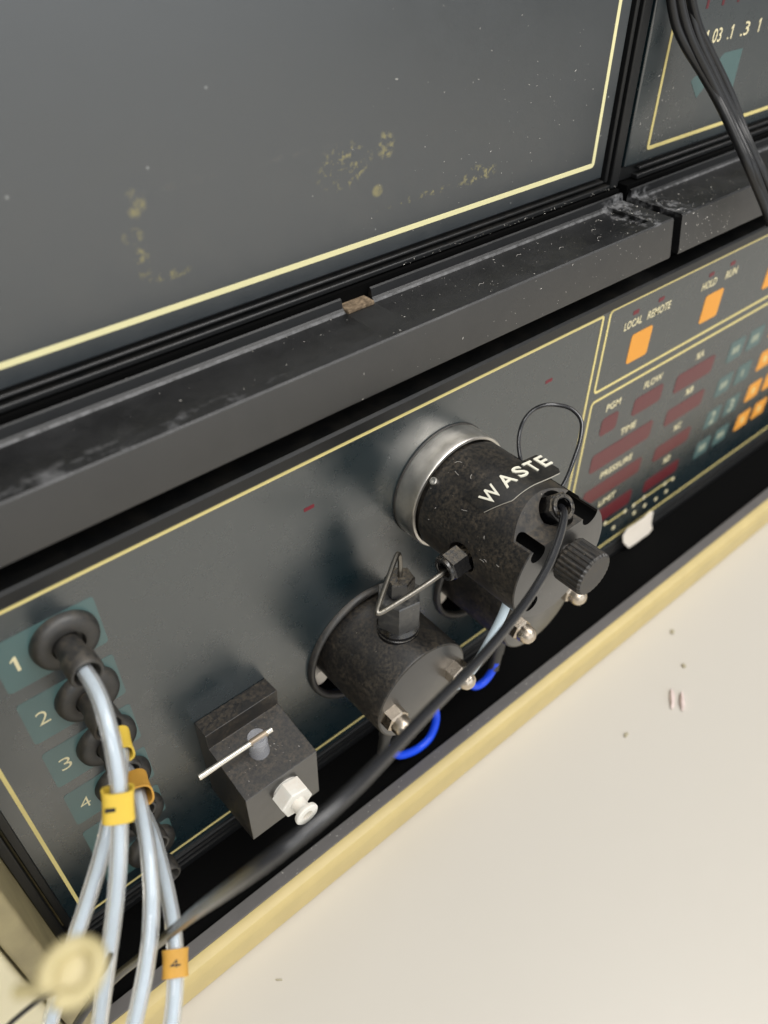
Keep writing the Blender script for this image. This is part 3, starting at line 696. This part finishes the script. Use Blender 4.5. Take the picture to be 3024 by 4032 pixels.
C1 = [(302.2, 20.0, 275.2), (304.0, 19.0, 269.6), (307.5, 17.0, 261.7), (312.2, 14.0, 254.7), (320.2, 10.0, 246.0), (325.7, 5.0, 237.8), (327.0, -1.0, 231.2), (328.3, -8.0, 223.1), (329.9, -14.0, 215.6), (336.4, -18.0, 205.7), (341.3, -22.0, 197.1), (342.0, -26.0, 191.1)]
C2 = [(304.4, 18.0, 275.2), (306.5, 17.0, 269.6), (309.9, 15.0, 262.4), (314.4, 12.0, 254.8), (322.0, 8.0, 245.1), (327.6, 3.0, 236.0), (330.7, -3.0, 227.8), (331.1, -10.0, 220.6), (332.9, -16.0, 212.9), (340.8, -20.0, 201.2), (348.7, -24.0, 188.9)]
C3 = [(314.2, 20.0, 274.2), (317.1, 19.0, 268.4), (322.7, 17.0, 259.5), (329.6, 14.0, 251.1), (337.4, 10.0, 241.3), (342.6, 5.0, 232.0), (344.0, -1.0, 223.6), (343.6, -8.0, 216.3), (344.2, -14.0, 210.0), (350.9, -18.0, 199.8), (358.2, -22.0, 189.6)]
C4 = [(316.0, 21.5, 273.8), (317.7, 20.5, 268.1), (319.7, 18.5, 262.3), (323.4, 15.5, 254.6), (328.9, 11.5, 246.1), (335.1, 6.5, 236.3), (339.5, 0.5, 227.2), (340.2, -6.5, 219.9), (343.1, -12.5, 211.7), (347.0, -16.5, 204.5), (355.8, -20.5, 192.0)]
GC = 'black cables crossing the upper right module'
for pp, lab in ((C1, 'black cable on the left of the bundle, nearest the blank panel'), (C2, 'black cable second from the left in the bundle'),
                   (C3, 'black cable on the right of the bundle, over the numbered scale'), (C4, 'black cable tucked behind the others, parting to the right at the bottom')):
    tag(put('black_cable', sweep(smoothpath(pp), 1.85, 16), mt_cable), lab, 'cable', GC)

nb = put('neighbour_cabinet', box(-420, -20.8, -39.2, 240, -31.1, 150), mat('cream_enamel', (0.76, 0.69, 0.47), 0.4, vary=-0.06), bevel=2.0)
tag(nb, 'cream painted cabinet side at the lower left edge, left of the beige case', 'cabinet')
# cream clip near the camera, with a thin dark cord round it
cx = CO+(Vector((-4.6, -78.6, 130.0))-CO)*(106/172)
cax = ((CO-cx).normalized()*0.75+Vector((0.15, -0.1, 0.75))*0.5).normalized()
clip = thing('plastic_cap', 'yellowed cream plastic cap, blurred, at the lower left by the tubes', 'cap', cx)
_d, _u, _w = basis(cax)
ringp = [cx+_u*(3.5*math.cos(t))+_w*(3.1*math.sin(t))+_d*(0.5*math.sin(2*t)) for t in [math.radians(20+11.5*i) for i in range(30)]]
put('cap_rim', sweep(ringp, 1.25, 12), mt_cream, clip, smooth=60)
put('cap_body', lathe([(0, -2.2), (3.3, -2.2), (3.4, -0.6), (2.6, -0.2), (0, -0.3)], cx, cax, n=32), mt_cream, clip)
tail = [cx+_u*2.5-_w*2.0, cx-CR*2.0-Vector((0, 0, 3.4)), cx-CR*5.5-Vector((0, 0, 6.2)), cx-CR*10-Vector((0, 0, 8.2))]
put('cap_strap', sweep(smoothpath(tail), 1.1, 10), mt_cream, clip, smooth=60)

K1 = [(-25.0, -65.8, 99.6), (-22.1, -66.0, 101.6), (-15.5, -67.4, 105.2), (-12.0, -68.7, 106.6), (-10.0, -70.0, 106.9), (-8.2, -72.5, 106.2), (-6.0, -73.5, 106.9), (-3.1, -73.8, 108.7), (0.0, -74.2, 110.7), (3.2, -73, 113.4)]
tag(put('thin_cord', sweep(smoothpath(K1), 0.62, 10), mt_cable), 'thin dark cord curling under the cream cap in the lower left corner', 'cord')

# folded paper flag on the bottom edge of the keypad panel
pv, pf = [], []
PL = [(341.5, 7.0), (349, 7.4), (357, 7.6), (362.6, 4.2), (362.8, -5.0), (366.2, -11.8), (361, -12.4), (354.9, -10.6), (347, -10.2), (339.8, -10.6), (334.4, -3.8), (333.4, 1.8), (336.0, 6.2)]
def warp(x, z): return -3.4-1.6*math.sin((x-333)/30*math.pi)-0.12*max(0, 2-z)
n = len(PL)
for y in (0, 0.25): pv += [(x, warp(x, z)-y, z) for x, z in PL]+[(350, warp(350, -1)-y, -1)]
for b in (0, n+1): pf += [(b+i, b+(i+1) % n, b+n) for i in range(n)]
pf += [(i, (i+1) % n, n+1+(i+1) % n, n+1+i) for i in range(n)]
tag(put('paper_scrap', (pv, pf), mt_paper, smooth=60), 'curled cream paper scrap stuck on the lower yellow line under the displays', 'paper')

# crumbs on the table
def crumb(name, x, y, z0, sx, sy, sz, mt, label, cat, rot=0.0, seed=1):
    bm = bmesh.new(); bmesh.ops.create_icosphere(bm, subdivisions=2, radius=1); rnd = random.Random(seed)
    v = []
    for q in bm.verts:
        k = 1+rnd.uniform(-.22, .22); a, b = q.co.x*sx*k, q.co.y*sy*k
        v.append((x+a*math.cos(rot)-b*math.sin(rot), y+a*math.sin(rot)+b*math.cos(rot), z0+max(-0.6, q.co.z*k)*sz+0.6*sz))
    f = [tuple(w.index for w in q.verts) for q in bm.faces]; bm.free()
    return tag(put(name, (v, f), mt, smooth=50), label, cat)
e1 = crumb('rubber_crumb', 285.6, -85.6, -31, 5.6, 1.25, 1.5, mt_eraser, 'pinkish grey curled rubber crumb lying on the white table', 'crumb', 0.62, 3)
e2 = crumb('crumb_half', 282.6, -81.4, -31, 6.4, 1.3, 1.2, mt_eraser, '', '', 0.62, 8)
del e2['label'], e2['category']
e2.parent = e1; e2.location = (W[e2.name]-W[e1.name])*S
crumb('speck', 322.1, -54.6, -31, 1.8, 1.2, 0.8, mt_crumb, 'small olive speck on the table, nearest the beige case edge', 'speck', 0.4, 4)
crumb('speck', 306.4, -72.8, -31, 1.4, 1.1, 0.9, mt_crumb, 'dark olive speck on the table just above the pinkish crumb', 'speck', 1.0, 5)
crumb('speck', 246.5, -78.8, -31, 1.7, 1.0, 0.7, mt_crumb, 'flat olive speck on the table, left of and below the pinkish crumb', 'speck', 0.2, 6)
crumb('speck', 47.6, -57.6, -31, 1.5, 0.4, 0.4, mt_crumb, 'dark sliver on the table below the chipped beige case edge', 'speck', 2.4, 7)

# dust: tiny flakes and lint lying on the ledges, block and bezel
def flakes(name, spots, parent, label=None):
    v, f = [], []
    rnd = random.Random(11)
    for (x, y, z, nx, ny, nz, sz) in spots:
        n_ = Vector((nx, ny, nz)).normalized(); d, u, w = basis(n_); a = rnd.uniform(0, 6.28)
        u2 = u*math.cos(a)+w*math.sin(a); w2 = w*math.cos(a)-u*math.sin(a); p = Vector((x, y, z)); b = len(v)
        el = rnd.choice((1, 1, 1.4, 3.2))
        v += [tuple(p+u2*sz*el), tuple(p+w2*sz*.7), tuple(p-u2*sz*el*.8), tuple(p-w2*sz*.6), tuple(p+n_*sz*.6)]
        f += [(b, b+1, b+4), (b+1, b+2, b+4), (b+2, b+3, b+4), (b+3, b, b+4), (b, b+3, b+2, b+1)]
    o = put(name, (v, f), mt_lint, parent, smooth=0, label=label); o['kind'] = 'stuff'; return o
rnd = random.Random(5); sp1 = []; sp2 = []
for _ in range(150):
    x = rnd.triangular(40, 298, 292); y = rnd.uniform(-5, 22); sp1.append((x, y, 198.85 if (x > 288.5 or y < 0) else 197.35, 0, 0, 1, rnd.uniform(.06, .2)))
for _ in range(34):
    x = rnd.uniform(286, 299); y = rnd.uniform(-3, 21); sp1.append((x, y, 198.9 if x > 288.5 else 197.35, 0, 0, 1, rnd.uniform(.08, .26)))
for _ in range(60):
    x = rnd.triangular(120, 298, 290); t = rnd.random(); sp1.append((x, -8.25+2.3*t, 184+14.3*t, 0, -1, .15, rnd.uniform(.08, .2)))
for _ in range(70):
    x = rnd.triangular(306, 380, 308); y = rnd.uniform(-5, 22); sp2.append((x, y, 198.9 if y < 0 else 197.35, 0, 0, 1, rnd.uniform(.08, .28)))
for _ in range(60):
    x = rnd.uniform(306, 345); t = rnd.random(); sp2.append((x, -8.25+2.3*t, 184+14.3*t, 0, -1, .15, rnd.uniform(.08, .26)))
for _ in range(70):
    x = rnd.triangular(308, 345, 318); z = rnd.triangular(209, 250, 218); sp2.append((x, 24.95, z, 0, -1, 0, rnd.uniform(.08, .26)))
for _ in range(90):
    x = rnd.triangular(130, 287, 262); z = rnd.triangular(209.5, 300, 232); sp1.append((x, 24.97, z, 0, -1, 0, rnd.uniform(.07, .24)))
for _ in range(50): sp1.append((rnd.uniform(180, 299), 23.5, 203+rnd.uniform(0.1, 1.6), 0, -1, .3, rnd.uniform(.07, .2)))
flakes('dust_flecks', sp1, up1); flakes('dust_flecks', sp2, up2)
sp3 = []
for _ in range(60): sp3.append((rnd.uniform(60, 260), rnd.uniform(-36.5, -31.4), -9.75, 0, 0, 1, rnd.uniform(.07, .22)))
for _ in range(26): sp3.append((rnd.uniform(61, 91), rnd.uniform(-31, -10), 0, 0, 0, 1, rnd.uniform(.06, .16)))
sp3 = [(a, b, (63.2-(b+8.0)/-24.4*3.3+0.05 if c == 0 else c), d, e, g, h) for a, b, c, d, e, g, h in sp3]
for _ in range(18):
    t = rnd.uniform(-1.4, .9); yy = rnd.uniform(-58, -13)
    if yy < -26 and t > -.9 or yy < -45: continue
    sp3.append((VX+23.4*math.sin(t), yy, VZ+23.4*math.cos(t), math.sin(t), 0, math.cos(t), rnd.uniform(.07, .2)))
for _ in range(14): sp3.append((VX+rnd.uniform(-16, 16), -61.02, VZ+rnd.uniform(-16, 4), 0, -1, 0, rnd.uniform(.1, .2)))
flakes('dust_flecks', sp3, unit)
# a few lint fibres on the valve and ledge
lf_ = []
for _ in range(9):
    t = rnd.uniform(-1.5, -.35); yy = rnd.uniform(-58, -15); dr = rnd.uniform(0, 6.28); L_ = rnd.uniform(.35, 1.0); cv = rnd.uniform(-.5, .5); q = []
    for i in range(4):
        a_ = dr+cv*i; t += math.cos(a_)*L_/23.5; yy += math.sin(a_)*L_
        q.append((VX+23.46*math.sin(t), yy, VZ+23.46*math.cos(t)))
    if any(-45 < w[1] < -26 and w[0] > 163 for w in q) or any(w[1] < -60 for w in q): continue
    lf_.append(sweep(q, 0.05, 5))
o = put('lint_fibres', join(*lf_), mt_lint, unit); o['kind'] = 'stuff'
lf_ = [sweep(smoothpath([(x, y, 197.4), (x+1.0, y+.5, 197.7), (x+2.2, y+.1, 197.6), (x+3.2, y+.8, 197.4)]), 0.04, 5) for x, y in ((262, 3), (266, 9), (243, 6), (226, 12), (275, 14), (198, 4))]
o = put('lint_fibres', join(*lf_), mt_lint, up1); o['kind'] = 'stuff'
